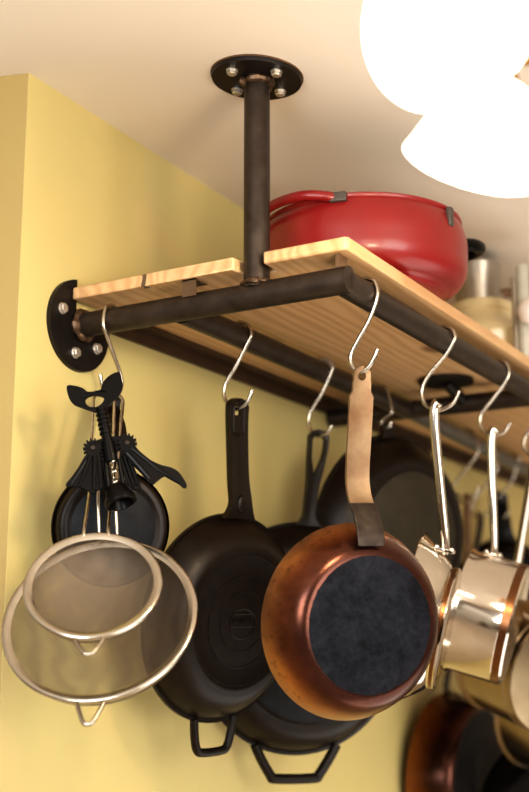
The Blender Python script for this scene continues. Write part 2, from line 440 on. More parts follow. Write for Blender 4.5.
YH = {k: hit(px, py, 0, x+RS).y for k, px, py, x in (('h4', 378, 289, DX), ('h5', 455.3, 334, DX), ('h6', 509.3, 369, DX), ('h7', 550, 396, DX), ('h2', 251.5, 330, XR), ('h3', 333.3, 361, XR))}
hook('h1', V((x1, 0, ZR)), X_, V((x1, 0, ZR)), -Y_, [(103.3, 324), (107.6, 338), (114, 356), (120, 373), (121.5, 386), (117, 396), (110.5, 398), (104.5, 391), (101.5, 383), (100, 374)],
     'steel S-hook on the cross pipe beside the round wall flange, holding corkscrew and sieves')
front('h4', YH['h4'], [(377.2, 296), (369, 320), (357.5, 341), (350.5, 356), (352.5, 367), (360, 372.5), (368.5, 367), (374, 358), (377.5, 349)], 'steel S-hook on the front rail nearest its corner, holding the copper-toned pan')
front('h5', YH['h5'], [(454.5, 339), (446, 354), (429.5, 374), (422, 389), (423, 401), (429, 408), (437, 410.5), (446, 408), (454, 402), (459.5, 391)], 'second steel S-hook along the front rail, holding the flared stainless pan')
front('h6', YH['h6'], [(508.8, 374), (504, 384), (492, 400), (482, 413), (480, 424), (485, 432), (494, 435.5), (504, 432), (510.5, 423)], 'third steel S-hook along the front rail, holding the polished straight-sided saucepan')
front('h7', YH['h7'], [(548, 392), (543, 406), (534, 424), (526, 436), (524, 446), (528, 453), (536, 456), (545, 452), (551, 444)], 'steel S-hook cut by the right edge of the photo, above a saucepan handle')
rear('h2', (XR, YH['h2']), [(251, 335), (247, 344), (237, 364), (226, 383), (224, 395), (228, 404), (236.5, 409), (245, 404.5), (249.5, 398), (252, 390)], 'steel S-hook on the rear rail holding the big ringed cast iron skillet')
rear('h3', (XR, YH['h3']), [(333, 365), (331, 373), (323, 391), (311.5, 410), (308.5, 421), (311, 431), (318, 436), (327, 433), (332, 425)], 'steel S-hook with a wrapped top on the rear rail, holding the teardrop-handled skillet')
yr1, yr2 = 1.23, 1.62
rear('r1', (.187-.047*(yr1-Y2)/.9, yr1), [(478, 451), (470, 464), (458, 479), (452, 488), (452, 497), (458, 502), (468, 501), (475, 495), (478, 487)], 'blurred grey S-hook on the rear rail behind the two stainless handles')
rear('r2', (.187-.047*(yr2-Y2)/.9, yr2), [(513, 479), (506, 489), (497, 499), (491, 508), (491, 515), (497, 519), (505, 517), (509, 510)], 'blurred grey S-hook farthest along the rear rail')
rear('r0', (XR, .70), [(392, 410), (389, 415), (384, 419), (381.5, 423), (384, 427.5), (389, 427), (391.5, 422)], 'dark-shadowed S-hook on the rear rail, half hidden behind the weathered flat handle')
# wrapping on the third hook
bm = BM(); rr = RP+RHK; tube(bm, [V((XR, YH['h3'], ZR)) + X_*math.cos(math.radians(a))*rr+Z_*math.sin(math.radians(a))*rr for a in (110, 84, 60, 36, 12)], .0062, 12)
sl = obj('pipe_sleeve', bm, 'satin', rack, world=True, label='short grey sleeve clipped round the rear rail')

# ------------------------------------------------------------------ pans
def bez(p0, p1, p2, n=12):
    return [tuple((1-t)**2*a+2*t*(1-t)*b+t*t*c for a, b, c in zip(p0, p1, p2)) for t in [i/n for i in range(n+1)]]
def pan_profile(Rm, Rb, h, t, bulge=.5, lip=0.0, ring=0):
    """closed (r, z) section of a pan whose mouth is at z=0 and base at z=h"""
    ctrl = (Rb+(Rm-Rb)*bulge*.9, h*1.0) if bulge > .5 else (Rb+(Rm-Rb)*bulge*1.1, h*.72)
    out = bez((Rm, .0), ctrl, (Rb, h), 16)
    inn = [(max(0, r-t), z-t*.55) for r, z in out[::-1]]
    prof = []
    if lip: prof += [(Rm+lip*.2, -.001), (Rm+lip, .001), (Rm+lip*1.05, .004), (Rm+lip*.75, .0075)]
    prof += out[1 if lip else 0:]
    if ring: prof += [(Rb-.004, h+.0012), (Rb-.008, h+.0005), (Rb-.012, h-.0015)]
    prof += [(Rb*.6, h-(.0015 if ring else 0)), (0, h-(.0015 if ring else 0)), (0, h-t)]
    prof += [(Rb*.6, h-t)] + inn
    return prof
def rivets(bm, pts, n, r=.0045, hgt=.003):
    for p, nn in zip(pts, n):
        q = V(nn).normalized().to_track_quat('Z', 'Y').to_matrix().to_4x4(); q.translation = V(p)
        lathe(bm, [(r, 0), (r*.9, hgt*.6), (r*.5, hgt), (0, hgt*1.1)], 14, q)

# -- P1: copper-toned carbon steel pan in front
hp = hitp(362, 375.8, V((DX, YH['h4'], ZR)), Y_)
h1_, rb1, R1 = .060, .0925, .1365
M, lh = frame(350.5, 621, depth(hp)+.005, 28, 11, hole=hp)
heat1 = mk_heat('heat_tinted_copper_brown_steel', h1_, .0930, (150, 108, 74), (158, 104, 60), (112, 64, 40), (17, 18, 23), (44, 46, 54))
p1 = thing('frying_pan', 'copper-brown frying pan with blue-black base and weathered flat handle, hung in front', 'frying pan', M)
bm = BM(); lathe(bm, pan_profile(R1, rb1, h1_, .0028, .58), 96); obj('pan_body', bm, heat1, p1, sharp=50)
y0 = R1
path, tot = poly_path([(.106, .0590), (.122, .057), (.146, .047), (.166, .032), (.180, .025), (.200, .0215), (.230, .0205-(.0205-lh.z)*(.230-.2)/(lh.y-.2)), (lh.y-.05, .0215-(.0215-lh.z)*(lh.y-.25)/(lh.y-.2)), (lh.y+.014, lh.z)], 12)
rows = []
ht = (tot-.0145)/tot; hr = .0062/tot
for k in range(60):
    t = .12+.88*k/59
    w = .0183 if t < .84 else (.0183-.0043*min(1, (t-.84)/.02))
    if t < .5: w = .0185-.001*t
    e = (1-t)*tot
    if e < .012: w = min(w, math.sqrt(max(1e-6, .012**2-(.012-e)**2))+.001)
    rows.append([t, w, None])
for q in [i/10 for i in range(-10, 11)]:
    t = ht+q*hr; s = max(.0004, .0062*math.sqrt(max(0, 1-q*q))); e = (1-t)*tot
    w = min(.014, math.sqrt(max(1e-6, .012**2-(.012-min(e, .012))**2))+.001); rows.append([t, max(w, s+.002), s])
rows = [r for r in rows if r[2] is not None or abs(r[0]-ht) > hr*1.05]; rows.sort()
bm = BM(); strip(bm, rows, path, .0035, ridge=.0012, rw=.12); hn = obj('handle', bm, 'handle_raw', p1, sharp=35, label='weathered flat steel handle')
rows = [(t/20*.25, .0205, None) for t in range(21)]
bm = BM(); strip(bm, rows, lambda t: tuple(a+b for a, b in zip(path(t), (.0, .0028, 0, 0))), .004); obj('bracket', bm, 'bracket', p1, bevel=.0015, label='dark riveted bracket joining handle to pan')

# -- cast iron skillets
def skillet(name, label, px, py, d, th, de, hp, Rm, Rb, h, mat, helper, lip=.003, rings=(), base_mat=None, hw=.016, slot=True, zat=.01, loop=False, ring=1, mid=None, nohandle=False, cat='skillet', stub=False):
    M, lh = frame(px, py, d, th, de, hole=hp)
    t = thing(name, label, cat, M)
    bm = BM(); lathe(bm, pan_profile(Rm, Rb, h, .0045, .55, lip, ring), 96)
    if helper == 'bar':          # flat loop opposite the handle
        o, w, b = .046, .041, .0068
        q = [(-w, -Rm+.006, .006), (-w*.93, -Rm-.018, .007), (-w*.78, -Rm-o*.85, .008), (-w*.5, -Rm-o, .008), (w*.5, -Rm-o, .008), (w*.78, -Rm-o*.85, .008), (w*.93, -Rm-.018, .007), (w, -Rm+.006, .006)]
        tube(bm, catmull(q, 6), b, 12)
    body = obj('pan_body', bm, mat, t, sharp=50)
    if helper == 'wedge':
        q = [(-.078, -Rm+.016, .007), (-.066, -Rm-.006, .007), (-.047, -Rm-.034, .008), (-.036, -Rm-.041, .008), (.036, -Rm-.041, .008), (.047, -Rm-.034, .008), (.066, -Rm-.006, .007), (.078, -Rm+.016, .007)]
        bm = BM(); tube(bm, catmull(q, 5), .0088, 12); obj('helper_handle', bm, mat, t)
    if base_mat:
        bm = BM(); lathe(bm, [(Rb-.012, h-.002), (Rb-.014, h-.0006), (0, h-.0006), (0, h-.003)], 72); obj('base', bm, base_mat, t, label='worn blue-grey flat base')
    for rr in rings:
        bm.free() if False else None
        bm = BM(); lathe(bm, [(rr-.0016, h-.0017), (rr-.0009, h-.0004), (rr+.0009, h-.0004), (rr+.0016, h-.0017)], 72); obj('base_ring', bm, mat, body)
    if not nohandle:
        pts = [(Rm-.004, zat), (Rm+.02, zat+.001)] + (mid or [(Rm+.06, zat*.6+lh.z*.35)]) + [(lh.y-.02, lh.z), (lh.y+.011, lh.z)]
        if stub: pts = [(Rm-.004, zat), (Rm+.008, zat*.5+lh.z*.5), (lh.y+.009, lh.z)]
        path, tot = poly_path(pts, 12); rows = []
        if loop:                  # open teardrop ring at the end of a narrow neck
            f0 = 1-.095/tot
            for k in range(70):
                tt = k/69; e = (1-tt)*tot
                if tt < f0:
                    u = tt/f0; w = hw*(.55+.9*(1-min(1, u*3.2))**2 + .12*u)
                    rows.append((tt, w, None))
                else:
                    u = (tt-f0)/(1-f0)
                    w = hw*(.67+.40*math.sin(min(1, u*1.15)*PI/2)); w = min(w, math.sqrt(max(1e-6, (hw*1.07)**2-(hw*1.07-min(e, hw*1.07))**2))+.001)
                    s = None
                    if u > .1 and e > .0065:
                        s = max(.0005, (w-.0062)*math.sin(min(1, (u-.1)*2.2)*PI/2))
                        if e < .016: s = max(.0005, min(s, (hw*.55)*math.sqrt(max(0, 1-((.016-e)/.0095)**2))))
                    rows.append((tt, w, s))
            bm = BM(); strip(bm, rows, path, .011, ridge=.001, rw=.4)
        else:
            sl0, sl1 = tot-.062, tot-.007
            for k in range(90):
                tt = k/89; y = tt*tot; e = tot-y
                w = hw*(1+.5*max(0, 1-y/.03)**2) * (1-.12*math.sin(min(1, tt)*PI))
                if e < hw: w = min(w, math.sqrt(max(1e-6, hw**2-(hw-e)**2))+.001)
                s = None
                if slot and sl0 < y < sl1:
                    m_ = .0078; a, b_ = y-sl0, sl1-y
                    s = m_ if min(a, b_) > m_ else max(.0004, math.sqrt(max(0, m_**2-(m_-min(a, b_))**2)))
                    # only the upper half of the slot is a through hole
                    if a < .034: s = None
                rows.append((tt, w, s))
            bm = BM(); strip(bm, rows, path, .008, ridge=.003, rw=.3)
        obj('handle', bm, mat, t, sharp=35)
        if not loop and slot:
            bm = BM(); q = []
            for k in range(28):
                a = 2*PI*k/28; yy = (sl0+sl1)/2+((sl1-sl0)/2-.010)*max(-1, min(1, math.sin(a)*1.5))+.011*math.sin(a)*.5; pz = path(yy/tot)
                q.append((.0112*max(-1, min(1, math.cos(a)*1.4)), pz[0], pz[1]+.0052))
            tube(bm, q, .0024, 8, closed=True); obj('slot_rim', bm, mat, t)
            bm = BM(); yy, zz, ty, tz = path(.12); zz += .004
            q = Matrix.Translation((0, yy, zz)) @ Matrix.Diagonal((1, 1.7, .55, 1))
            bmesh.ops.create_uvsphere(bm, u_segments=20, v_segments=12, radius=.0085, matrix=q); obj('thumb_rest', bm, mat, t)
    return t, M

hp = hitp(237.5, 405, V((XR, YH['h2'], ZR)), Y_)
h2c = .05
p2, M2 = skillet('cast_iron_skillet', 'large black cast iron skillet with rings and emblem on its base', 221, 617, depth(hp)-.03, 44, 12, hp, .1585, .108, h2c, 'iron', 'bar', rings=(.098, .070, .046), hw=.0215, zat=.016)
# emblem on the base: small oval badge with raised lettering
cu = bpy.data.curves.new('emblem_text', 'FONT'); cu.body = 'LODGE'; cu.size = .013; cu.align_x = 'CENTER'; cu.align_y = 'CENTER'; cu.extrude = .0006
tmp = bpy.data.objects.new('emblem_tmp', cu); C.objects.link(tmp)
dg = bpy.context.evaluated_depsgraph_get(); me = bpy.data.meshes.new_from_object(tmp.evaluated_get(dg))
bpy.data.objects.remove(tmp)
bm = BM(); bm.from_mesh(me); bm.transform(Matrix.Translation((0, .002, h2c-.0009)))
q = [(.027*math.cos(2*PI*k/40), (-.002+.021*math.sin(2*PI*k/40))*(1 if math.sin(2*PI*k/40) > 0 else 1.15), h2c-.0014) for k in range(40)]
tube(bm, q, .0009, 6, closed=True)
tube(bm, [(-.026, -.008, h2c-.0014), (.026, -.008, h2c-.0014)], .0007, 6); tube(bm, [(-.024, .011, h2c-.0014), (.024, .011, h2c-.0014)], .0007, 6)
obj('emblem', bm, 'iron', p2, label='small raised oval emblem with lettering')

hp = hitp(318, 436, V((XR, YH['h3'], ZR)), Y_)
skillet('cast_iron_skillet', 'widest black skillet, half hidden behind the copper-brown pan, with angular helper handle at its foot', 300, 637, depth(hp)-.02, 25, 10, hp, .199, .152, .052, 'iron', 'wedge', base_mat='iron_blue', hw=.0178, loop=True, zat=.008)

hp = hitp(385.5, 427.8, V((XR, .70, ZR)), Y_)
MAT['iron_olive'] = simple('olive_seasoned_iron', (46, 40, 28), (58, 51, 36), metal=.3, rough=.5, scale=30, bmp=.1)
skillet('wok_pan', 'deep dark pan with dull olive base hung behind the weathered flat handle', 386, 538, depth(hp)+.01, 47, 6, hp, .200, .144, .066, 'iron', None, stub=True, base_mat='iron_olive', hw=.013, slot=False, zat=.01, cat='pan')

# -- small black skillet behind the sieves
hk = HB['h1']; hb1 = hitp(112, 397.5, V((x1, 0, ZR)), X_)
skillet('cast_iron_skillet', 'small black skillet with blue-black base hung behind the two wire sieves', 110.5, 527, depth(hb1)-.085, 12, 5, hb1+F*.012, .0835, .0735, .022, 'iron', None, base_mat='iron_blue', hw=.0125, slot=False, zat=.006, lip=.002)

# ------------------------------------------------------------------ sieves
def sieve(label, px, py, d, th, de, hp, Rm, deep, wire, ear_w, ear_l, band, gap, kk):
    M, lh = frame(px, py, d, th, de, hole=hp)     # local z = opening, bowl hangs to -z
    t = thing('wire_sieve', label, 'sieve', M)
    bm = BM(); lathe(bm, [(Rm-band, -.0012), (Rm-band*.5, .0012), (Rm-.001, .002), (Rm+.0008, 0), (Rm, -.004), (Rm-.0025, -.008), (Rm-.0035, -.008), (Rm-band*.5, -.001), (Rm-band, -.0022)], 80, closed=True)
    obj('rim', bm, 'rim_steel', t, sharp=60)
    prof = [( (Rm-.0035)*math.cos(a), -.003-deep*math.sin(a)) for a in [PI/2*i/16 for i in range(16)]] + [(0, -.003-deep)]
    bm = BM(); lathe(bm, prof, 72); obj('gauze_bowl', bm, 'gauze', t)
    for s in (-1, 1):       # two-wire handle, both wires looped together at the top
        pass
    g = gap; r = wire
    pts = []
    a0 = V((-g*1.6, Rm-.012, -.003)); top = V((0, lh.y, lh.z))
    dirv = (top-V((0, Rm, 0))).normalized()
    Mi = M.inverted(); rt = M @ V((0, Rm+.012, 0)); bow = []
    for f_, k_ in ((.25, kk), (.5, kk*.7), (.75, kk*.36)):     # the wires hang almost plumb, then bend forward to the rim
        w_ = rt.lerp(hp, f_); dd = depth(hp)+(depth(rt)-depth(hp))*k_; w_ = CAM+(w_-CAM)*(dd/depth(w_)); l_ = Mi @ w_; l_.x = -g; bow.append(l_)
    pl = [V((-g*1.1, Rm-.008, -.002)), V((-g, Rm+.012, 0)), *bow, V((-g, lh.y, lh.z))-dirv*.02, V((-g*.95, lh.y, lh.z))-dirv*.009]
    pr = [V((-p.x, p.y, p.z)) for p in pl[::-1]]; pr[2:2] = []
    arc = [V((g*.75*k, lh.y, lh.z))+dirv*(-.001+.004*(1-abs(k))) for k in (-.7, 0, .7)]
    bm = BM(); tube(bm, catmull(pl+arc+pr, 6), r, 10); obj('handle', bm, 'hook', t, label='double wire handle')
    e = ear_w; pts = [(-e, -Rm+.001, 0), (-e*.9, -Rm-.006, .001), (-e*.38, -Rm-ear_l*.88, .004), (0, -Rm-ear_l, .004), (e*.38, -Rm-ear_l*.88, .004), (e*.9, -Rm-.006, .001), (e, -Rm+.001, 0)]
    bm = BM(); tube(bm, catmull(pts, 6), r*1.05, 10); obj('rest_loop', bm, 'hook', t)
    return t
hpa = hitp(116, 396, V((x1, 0, ZR)), X_); hpb = hitp(106, 393, V((x1, 0, ZR)), X_)
sieve('larger wire sieve with wide steel rim, hung behind the smaller sieve', 99.5, 616.5, depth(hpa)-.25, 38, -108, hpa+F*-.014, .128, .068, .0027, .017, .033, .0115, .0125, .92)
sieve('smaller wire sieve with steel rim, hung in front of the larger sieve', 93, 583.5, depth(hpb)-.285, 41, -98, hpb+F*-.018, .0865, .048, .0024, .017, .026, .0105, .0155, .58)

# ------------------------------------------------------------------ winged corkscrew, in a plane facing the room on the same hook
dcs = depth(hb1)-.165
CO = P(110, 440, dcs); CN = (CAM-CO).normalized(); CN = (CN*math.cos(.33)+U*math.sin(.33)).normalized()
cork = thing('winged_corkscrew', 'black winged corkscrew with leaf-shaped key, hung from the hook above the sieves', 'corkscrew', P(110, 398, dcs))
def cw(q, w=0): return hitp(q[0], q[1], CO, CN) + CN*w
def cplate(name, poly, th, w0=0, mat='black', holes=(), label=None, sm=4, parent=cork, ribs=()):
    sp = lambda pl: [(p.x, p.y) for p in catmull([(a, b, 0) for a, b in pl], sm, closed=True)] if sm > 1 else pl
    bm = BM(); prism(bm, sp(poly), lambda u, v, w: cw((u, v), w0+w), th, [sp(h) for h in holes])
    for a, b, rr in ribs: tube(bm, [cw(a, w0+th*.6), cw(b, w0+th*.6)], [rr, rr*.8], 10)
    return obj(name, bm, mat, parent, world=True, bevel=.0016, label=label, sharp=30)
def cz(q0, q1, r0, r1=None, w0=0.0, w1=None, seg=20):
    bm = BM(); tube(bm, [cw(q0, w0), cw(q1, w0 if w1 is None else w1)], [r0, r0 if r1 is None else r1], seg); return bm
key = cplate('key_handle', [(67, 388), (75, 387.5), (83, 390), (88, 393.5), (96, 392.5), (101, 391), (103, 384), (110, 377), (119, 374), (122, 382), (122.5, 390), (118, 399), (112, 404), (106, 410), (97, 414), (89, 412), (82, 409.5), (74, 406), (69, 399)], .0035, .004,
       holes=[[(86, 401), (91, 398), (97, 397.5), (104, 399.5), (103, 403.5), (98, 408), (91, 409), (86.5, 406)]])
A0, A1 = (101, 409), (113, 470)
sp_ = lambda t: (A0[0]+(A1[0]-A0[0])*t, A0[1]+(A1[1]-A0[1])*t)
bm = cz(sp_(0), sp_(.72), .0068, .0068, .004)
for k in range(6): tube(bm, [cw(sp_(.02+.075*k), .004), cw(sp_(.05+.075*k), .004)], [.0088, .0088], 18)
obj('spindle', bm, 'black', cork, world=True)
obj('frame_tube', cz(sp_(.55), sp_(.88), .0092, .0095, .004), 'black', cork, world=True)
cplate('frame_plate', [(88, 446), (97, 441), (108, 438), (121, 437), (128, 441), (125, 448), (116, 452), (108, 456), (97, 457), (90, 453)], .006, -.002)
def gear_bm(c, r, w0, th=.006):
    bm = BM(); n = 14; pl = []
    for k in range(n):
        for f_, rr in ((-.26, r*.82), (-.16, r*1.05), (.16, r*1.05), (.26, r*.82)):
            a = 2*PI*(k+f_)/n; pl.append((c[0]+rr*math.cos(a), c[1]+rr*math.sin(a)))
    prism(bm, pl, lambda u, v, w: cw((u, v), w0+w), th); return bm
for c, lev, rb_ in (((93, 450), [(88, 455), (98, 453), (101, 462), (101, 474), (103, 488), (96, 492), (93, 494), (86, 491), (79, 488), (66, 487), (72, 478), (79, 468), (84, 459)], [((90, 460), (80, 487), .0045), ((95, 458), (94, 492), .0048), ((99, 462), (101, 489), .0042), ((86, 462), (71, 485), .0036)]),
               ((127, 445), [(122, 449), (131, 444), (139, 452), (148, 460), (160, 466), (171, 469), (179, 474), (186.5, 486), (183, 488.5), (174, 480), (165, 477), (157, 482), (153, 485), (148, 483), (141, 474), (132, 465), (126, 458)], [((127, 454), (150, 480), .0048), ((132, 450), (160, 472), .0042), ((160, 472), (184, 486), .0036)])):
    lv = cplate('lever_arm', lev, .006, .001, ribs=rb_)
    obj('gear', gear_bm(c, 9.5, .0008, .0075), 'black', lv, world=True)
    obj('rivet', cz(c, c, .004, .003, .0065, .0105) if False else cz((c[0], c[1]), (c[0]+.01, c[1]), .004, .003, .007, .0105), 'bracket', lv, world=True)
cplate('lever_web', [(97, 458), (106, 458), (111, 470), (112, 490), (104, 491), (99, 478)], .004, -.003, ribs=[((103, 460), (107, 490), .004)])
cplate('lever_web', [(120, 454), (129, 458), (137, 474), (141, 488), (131, 488), (124, 474)], .004, -.003, ribs=[((124, 456), (134, 487), .0042), ((128, 458), (139, 486), .0036)])
# worm and bell
bm = BM(); pts = []
for k in range(70):
    t = k/69; a = t*2*PI*3.2; q = (112+4.5*t, 461+32*t); c = cw(q, .004); e1 = R; e2 = CN
    pts.append(c+(e1*math.cos(a)+e2*math.sin(a))*.0042)
tube(bm, pts, .0019, 8); obj('worm_screw', bm, 'hook', cork, world=True, label='bright steel worm screw')
for q0, q1 in (((105.5, 462), (109, 492)), ((118.5, 460), (124, 490))):
    bm = cz(q0, q1, .0028, .0034, .004); obj('frame_leg', bm, 'black', cork, world=True)
bm = BM(); pr = []
a_, b_ = cw((115.5, 487), .004), cw((121, 505), .008); ax = (b_-a_).normalized(); ln = (b_-a_).length
q = ax.to_track_quat('Z', 'Y').to_matrix().to_4x4(); q.translation = a_
lathe(bm, [(.011, 0), (.0145, ln*.12), (.017, ln*.45), (.021, ln*.7), (.0222, ln*.85), (.0215, ln*1.02), (.0175, ln*1.05), (.015, ln*.8), (.009, ln*.3), (.008, 0)], 36, q, closed=True); obj('bell_cap', bm, 'black', cork, world=True, sharp=50)

# ------------------------------------------------------------------ stainless pans
def ss_handle(t, hp_l, attach, mat='stainless', w=.0085, th=.016, bend=None, lab=None):
    """long bent bar handle from attach (local) to the hanging end, riveted pad at the foot"""
    pts = [V(attach[0]), V(attach[1])] + ([V(b) for b in bend] if bend else []) + [V((0, hp_l.y-.02, hp_l.z)), V((0, hp_l.y+.012, hp_l.z))]
    c = catmull(pts, 10); m = len(c); bm = BM()
    rings = []
    for i, p in enumerate(c):
        tn = (c[min(m-1, i+1)]-c[max(0, i-1)]).normalized(); sx = V((1, 0, 0)); nn = sx.cross(tn).normalized()
        u = i/(m-1); ww = w*(.62+.5*math.sin(min(1, u*1.3)*PI/2)); hh = th*.5*(.7+.4*u)
        if u > .95: ww *= math.sqrt(max(.05, 1-((u-.95)/.05)**2)); hh *= math.sqrt(max(.2, 1-((u-.95)/.05)**2*.6))
        rings.append([bm.verts.new(p + sx*ww*math.copysign(abs(math.cos(a))**.7, math.cos(a)) + nn*hh*math.copysign(abs(math.sin(a))**.7, math.sin(a))) for a in [2*PI*k/16 for k in range(16)]])
    for a, b in zip(rings, rings[1:]):
        for k in range(16): bm.faces.new((a[k], a[(k+1) % 16], b[(k+1) % 16], b[k]))
    bm.faces.new(rings[0][::-1]); bm.faces.new(rings[-1])
    return obj('handle', bm, mat, t, sharp=40, label=lab)
def ss_pan(name, label, px, py, d, th, de, hp, prof, band, zatt, Ratt, bend=None, cat='saucepan', w=.0085, handle=True, mat='stainless'):
    M, lh = frame(px, py, d, th, de, hole=hp)
    t = thing(name, label, cat, M)
    bm = BM(); lathe(bm, prof, 96); obj('pan_body', bm, mat, t, sharp=35)
    if band:
        bm = BM(); r, z0, z1 = band; lathe(bm, [(r-.003, z0), (r+.0007, z0), (r+.0007, z1), (r-.003, z1)], 96); obj('base_band', bm, 'copper_band', t, label='copper-coloured band round the base')
    if handle:
        ss_handle(t, lh, ((0, Ratt-.001, zatt), (0, Ratt+.022, zatt-.002)), bend=bend, w=w)
        bm = BM(); pad = [(-.016, -.008), (.016, -.008), (.019, 0), (.016, .008), (-.016, .008), (-.019, 0)]
        def f(u, v, ww):
            a = v/Ratt; return V((math.sin(a)*(Ratt+ww), math.cos(a)*(Ratt+ww), zatt+u))
        prism(bm, pad, f, .0045); rivets(bm, [f(-.012, 0, .0045), f(.012, 0, .0045)], [(0, 1, 0)]*2, .0045, .0035); obj('rivet_pad', bm, 'stainless', t, bevel=.001)
    return t
# A: flared pan
hp = hitp(437, 409.5, V((DX, YH['h5'], ZR)), Y_)
RA, RbA, LA = .138, .097, .066
o = bez((RA, 0), (RA-.03, .045), (RbA, LA-.014), 12)
profA = [(RA-.002, -.0012), (RA+.004, -.0018), (RA+.004, 0)] + o + [(RbA+.001, LA-.012), (RbA+.001, LA-.002), (RbA-.002, LA), (0, LA), (0, LA-.006)] + [(r-.003, z-.001) for r, z in o[::-1]]
ss_pan('saucier_pan', 'flared stainless steel pan seen side-on right behind the copper-brown pan', 408, 619, depth(hp)+.01, 84, 14, hp, profA, (RbA+.0008, LA-.0105, LA-.0045), .034, .1205, cat='pan', w=.0082)
# B: straight-sided saucepan
hp = hitp(494, 434.5, V((DX, YH['h6'], ZR)), Y_)
RB_, LB = .1075, .100
def straight(Rm, Ln, lip=.004):
    return [(Rm-.001, .002), (Rm+lip, -.0025), (Rm+lip, -.0005), (Rm, .006), (Rm, Ln-.018), (Rm-.002, Ln-.016), (Rm-.002, Ln-.004), (Rm-.005, Ln), (Rm*.7, Ln), (0, Ln-.0005), (0, Ln-.005), (Rm-.006, Ln-.006), (Rm-.0025, Ln-.01), (Rm-.0025, .006)]
ss_pan('saucepan', 'polished straight-sided stainless saucepan tilted on the third hook of the front rail', 460.5, 609.5, depth(hp)-.005, 83, 16, hp, straight(RB_, LB), (RB_-.0013, LB-.0175, LB-.0035), .032, RB_, w=.0088)
# C and D: saucepans at the right edge
hp = hitp(534, 455, V((DX, YH['h7'], ZR)), Y_)
ss_pan('saucepan', 'stainless saucepan cut by the right edge, round base facing the camera', 503, 652, depth(hp)+.13, 46, 24, hp, straight(.120, .150, .006), None, .03, .120, mat='darkened_stainless')
hp = P(577, 490, 2.62)
hook('h8', V((DX, 1.08, ZR)), Y_, V((DX, 1.08, ZR)), X_, [(590, 425), (584, 440), (574, 458), (567, 470), (566, 480), (570, 488), (577, 490), (585, 486), (590, 478)], 'steel S-hook just past the right edge, on the front rail')
hp = hitp(577, 490, V((DX, 1.08, ZR)), Y_)
ss_pan('saucepan', 'farther stainless saucepan hung below and behind the edge saucepan', 544, 707, depth(hp)+.16, 46, 24, hp, straight(.134, .13, .006), None, .03, .134, mat='darkened_stainless')

# ------------------------------------------------------------------ things farther back on the rear rail
hpr2 = hitp(499, 518, V((.187-.047*(yr2-Y2)/.9, yr2, ZR)), Y_)
skillet('frying_pan', 'small black pan hung at the far end behind the polished saucepan', 503, 592, depth(hpr2)-.02, 25, 8, hpr2+V((0, 0, .06)), .135, .095, .045, 'black', None, hw=.026, slot=False, zat=.01, cat='frying pan')
# copper-brown pan low at right, hung through a second hook
pl = V((.187-.047*(yr2-Y2)/.9+.02, yr2-.22, ZR))
rear('r3', (.187-.047*(1.40-Y2)/.9, 1.40), [(497, 469), (490, 480), (480, 492), (473, 503), (472, 511), (476, 517), (483, 517), (488, 511)], 'S-hook on the rear rail hidden behind the polished saucepan handle')
h3b = hitp(479, 517.5, V((.187-.047*(1.40-Y2)/.9, 1.40, ZR)), Y_)
h5_ = .10
heat2 = mk_heat('heat_tinted_dark_brown_steel', h5_, .158, (136, 84, 44), (110, 62, 30), (56, 31, 18), (14, 13, 14), (52, 51, 52))
M, lh = frame(443, 777, depth(h3b)-.12, 65, 6, hole=h3b)
p5 = thing('frying_pan', 'dark copper-brown pan low at right edge, its black base turned sideways', 'frying pan', M)
bm = BM(); lathe(bm, pan_profile(.192, .158, h5_, .003, .62), 96); obj('pan_body', bm, heat2, p5, sharp=50)
path, tot = poly_path([(.183, .045), (.195, .02), (.225, .0), (lh.y-.05, lh.z), (lh.y+.012, lh.z)], 10)
bm = BM(); strip(bm, [(k/30, .014, None) for k in range(28)] + [(.93+.01*k, .014, max(.0005, .005*math.sin(PI*k/5))) for k in range(6)] + [(1, .012, None)], path, .004); obj('handle', bm, 'bracket', p5)
hq = V((DX, 1.45, ZR))
tip = hq+V((-.03, 0, -.10))
def H(u, v): return hq+X_*u+Z_*v
bm = BM(); arc = [H(RS*math.cos(math.radians(a)), RS*math.sin(math.radians(a))) for a in (165, 120, 80, 40, 0)]
tube(bm, catmull(arc+[H(.004, -.045), H(-.026, -.075), H(-.027, -.098), H(-.012, -.108), H(.008, -.100), H(.016, -.085)], 7), RHK, 10); bm.transform(Matrix.Translation(-hq))
o = obj('s_hook', bm, 'hook', M=Matrix.Translation(hq)); tag(o, 'steel S-hook outside the right edge, holding the dark corner pan', 'hook')
hc = H(-.012, -.110)
skillet('frying_pan', 'black pan with pale rim edge in the bottom right corner', 551, 826, depth(hc)-.04, 38, 6, hc, .205, .15, .05, 'black', None, hw=.013, slot=False, zat=.01, lip=.002, cat='frying pan')
# spatula and wooden spoon on hook r1
hb = hitp(460, 502, V((.187-.047*(yr1-Y2)/.9, yr1, ZR)), Y_)
dh = depth(hb)
sp = thing('spatula', 'blurred black metal spatula hung on the rear rail between the stainless handles', 'spatula', hb)
def flat(px0, px1, y0, y1, d, th=.004):
    bm = BM()
    a, b, c, e = P(px0, y0, d), P(px1, y0, d), P(px1, y1, d), P(px0, y1, d)
    for s in (0, 1):
        pass
    v = [bm.verts.new(p+F*w) for w in (0, th) for p in (a, b, c, e)]
    for f in ((0, 1, 2, 3), (7, 6, 5, 4), (0, 4, 5, 1), (1, 5, 6, 2), (2, 6, 7, 3), (3, 7, 4, 0)): bm.faces.new([v[i] for i in f])
    return bm
obj('handle', flat(449.5, 456, 499, 610, dh+.006), 'black', sp, world=True, bevel=.0015)
bm = BM(); tube(bm, [P(453+7*math.cos(2*PI*k/20), 499+6*math.sin(2*PI*k/20), dh+.002) for k in range(20)], .0025, 8, closed=True); obj('hanging_ring', bm, 'black', sp, world=True)
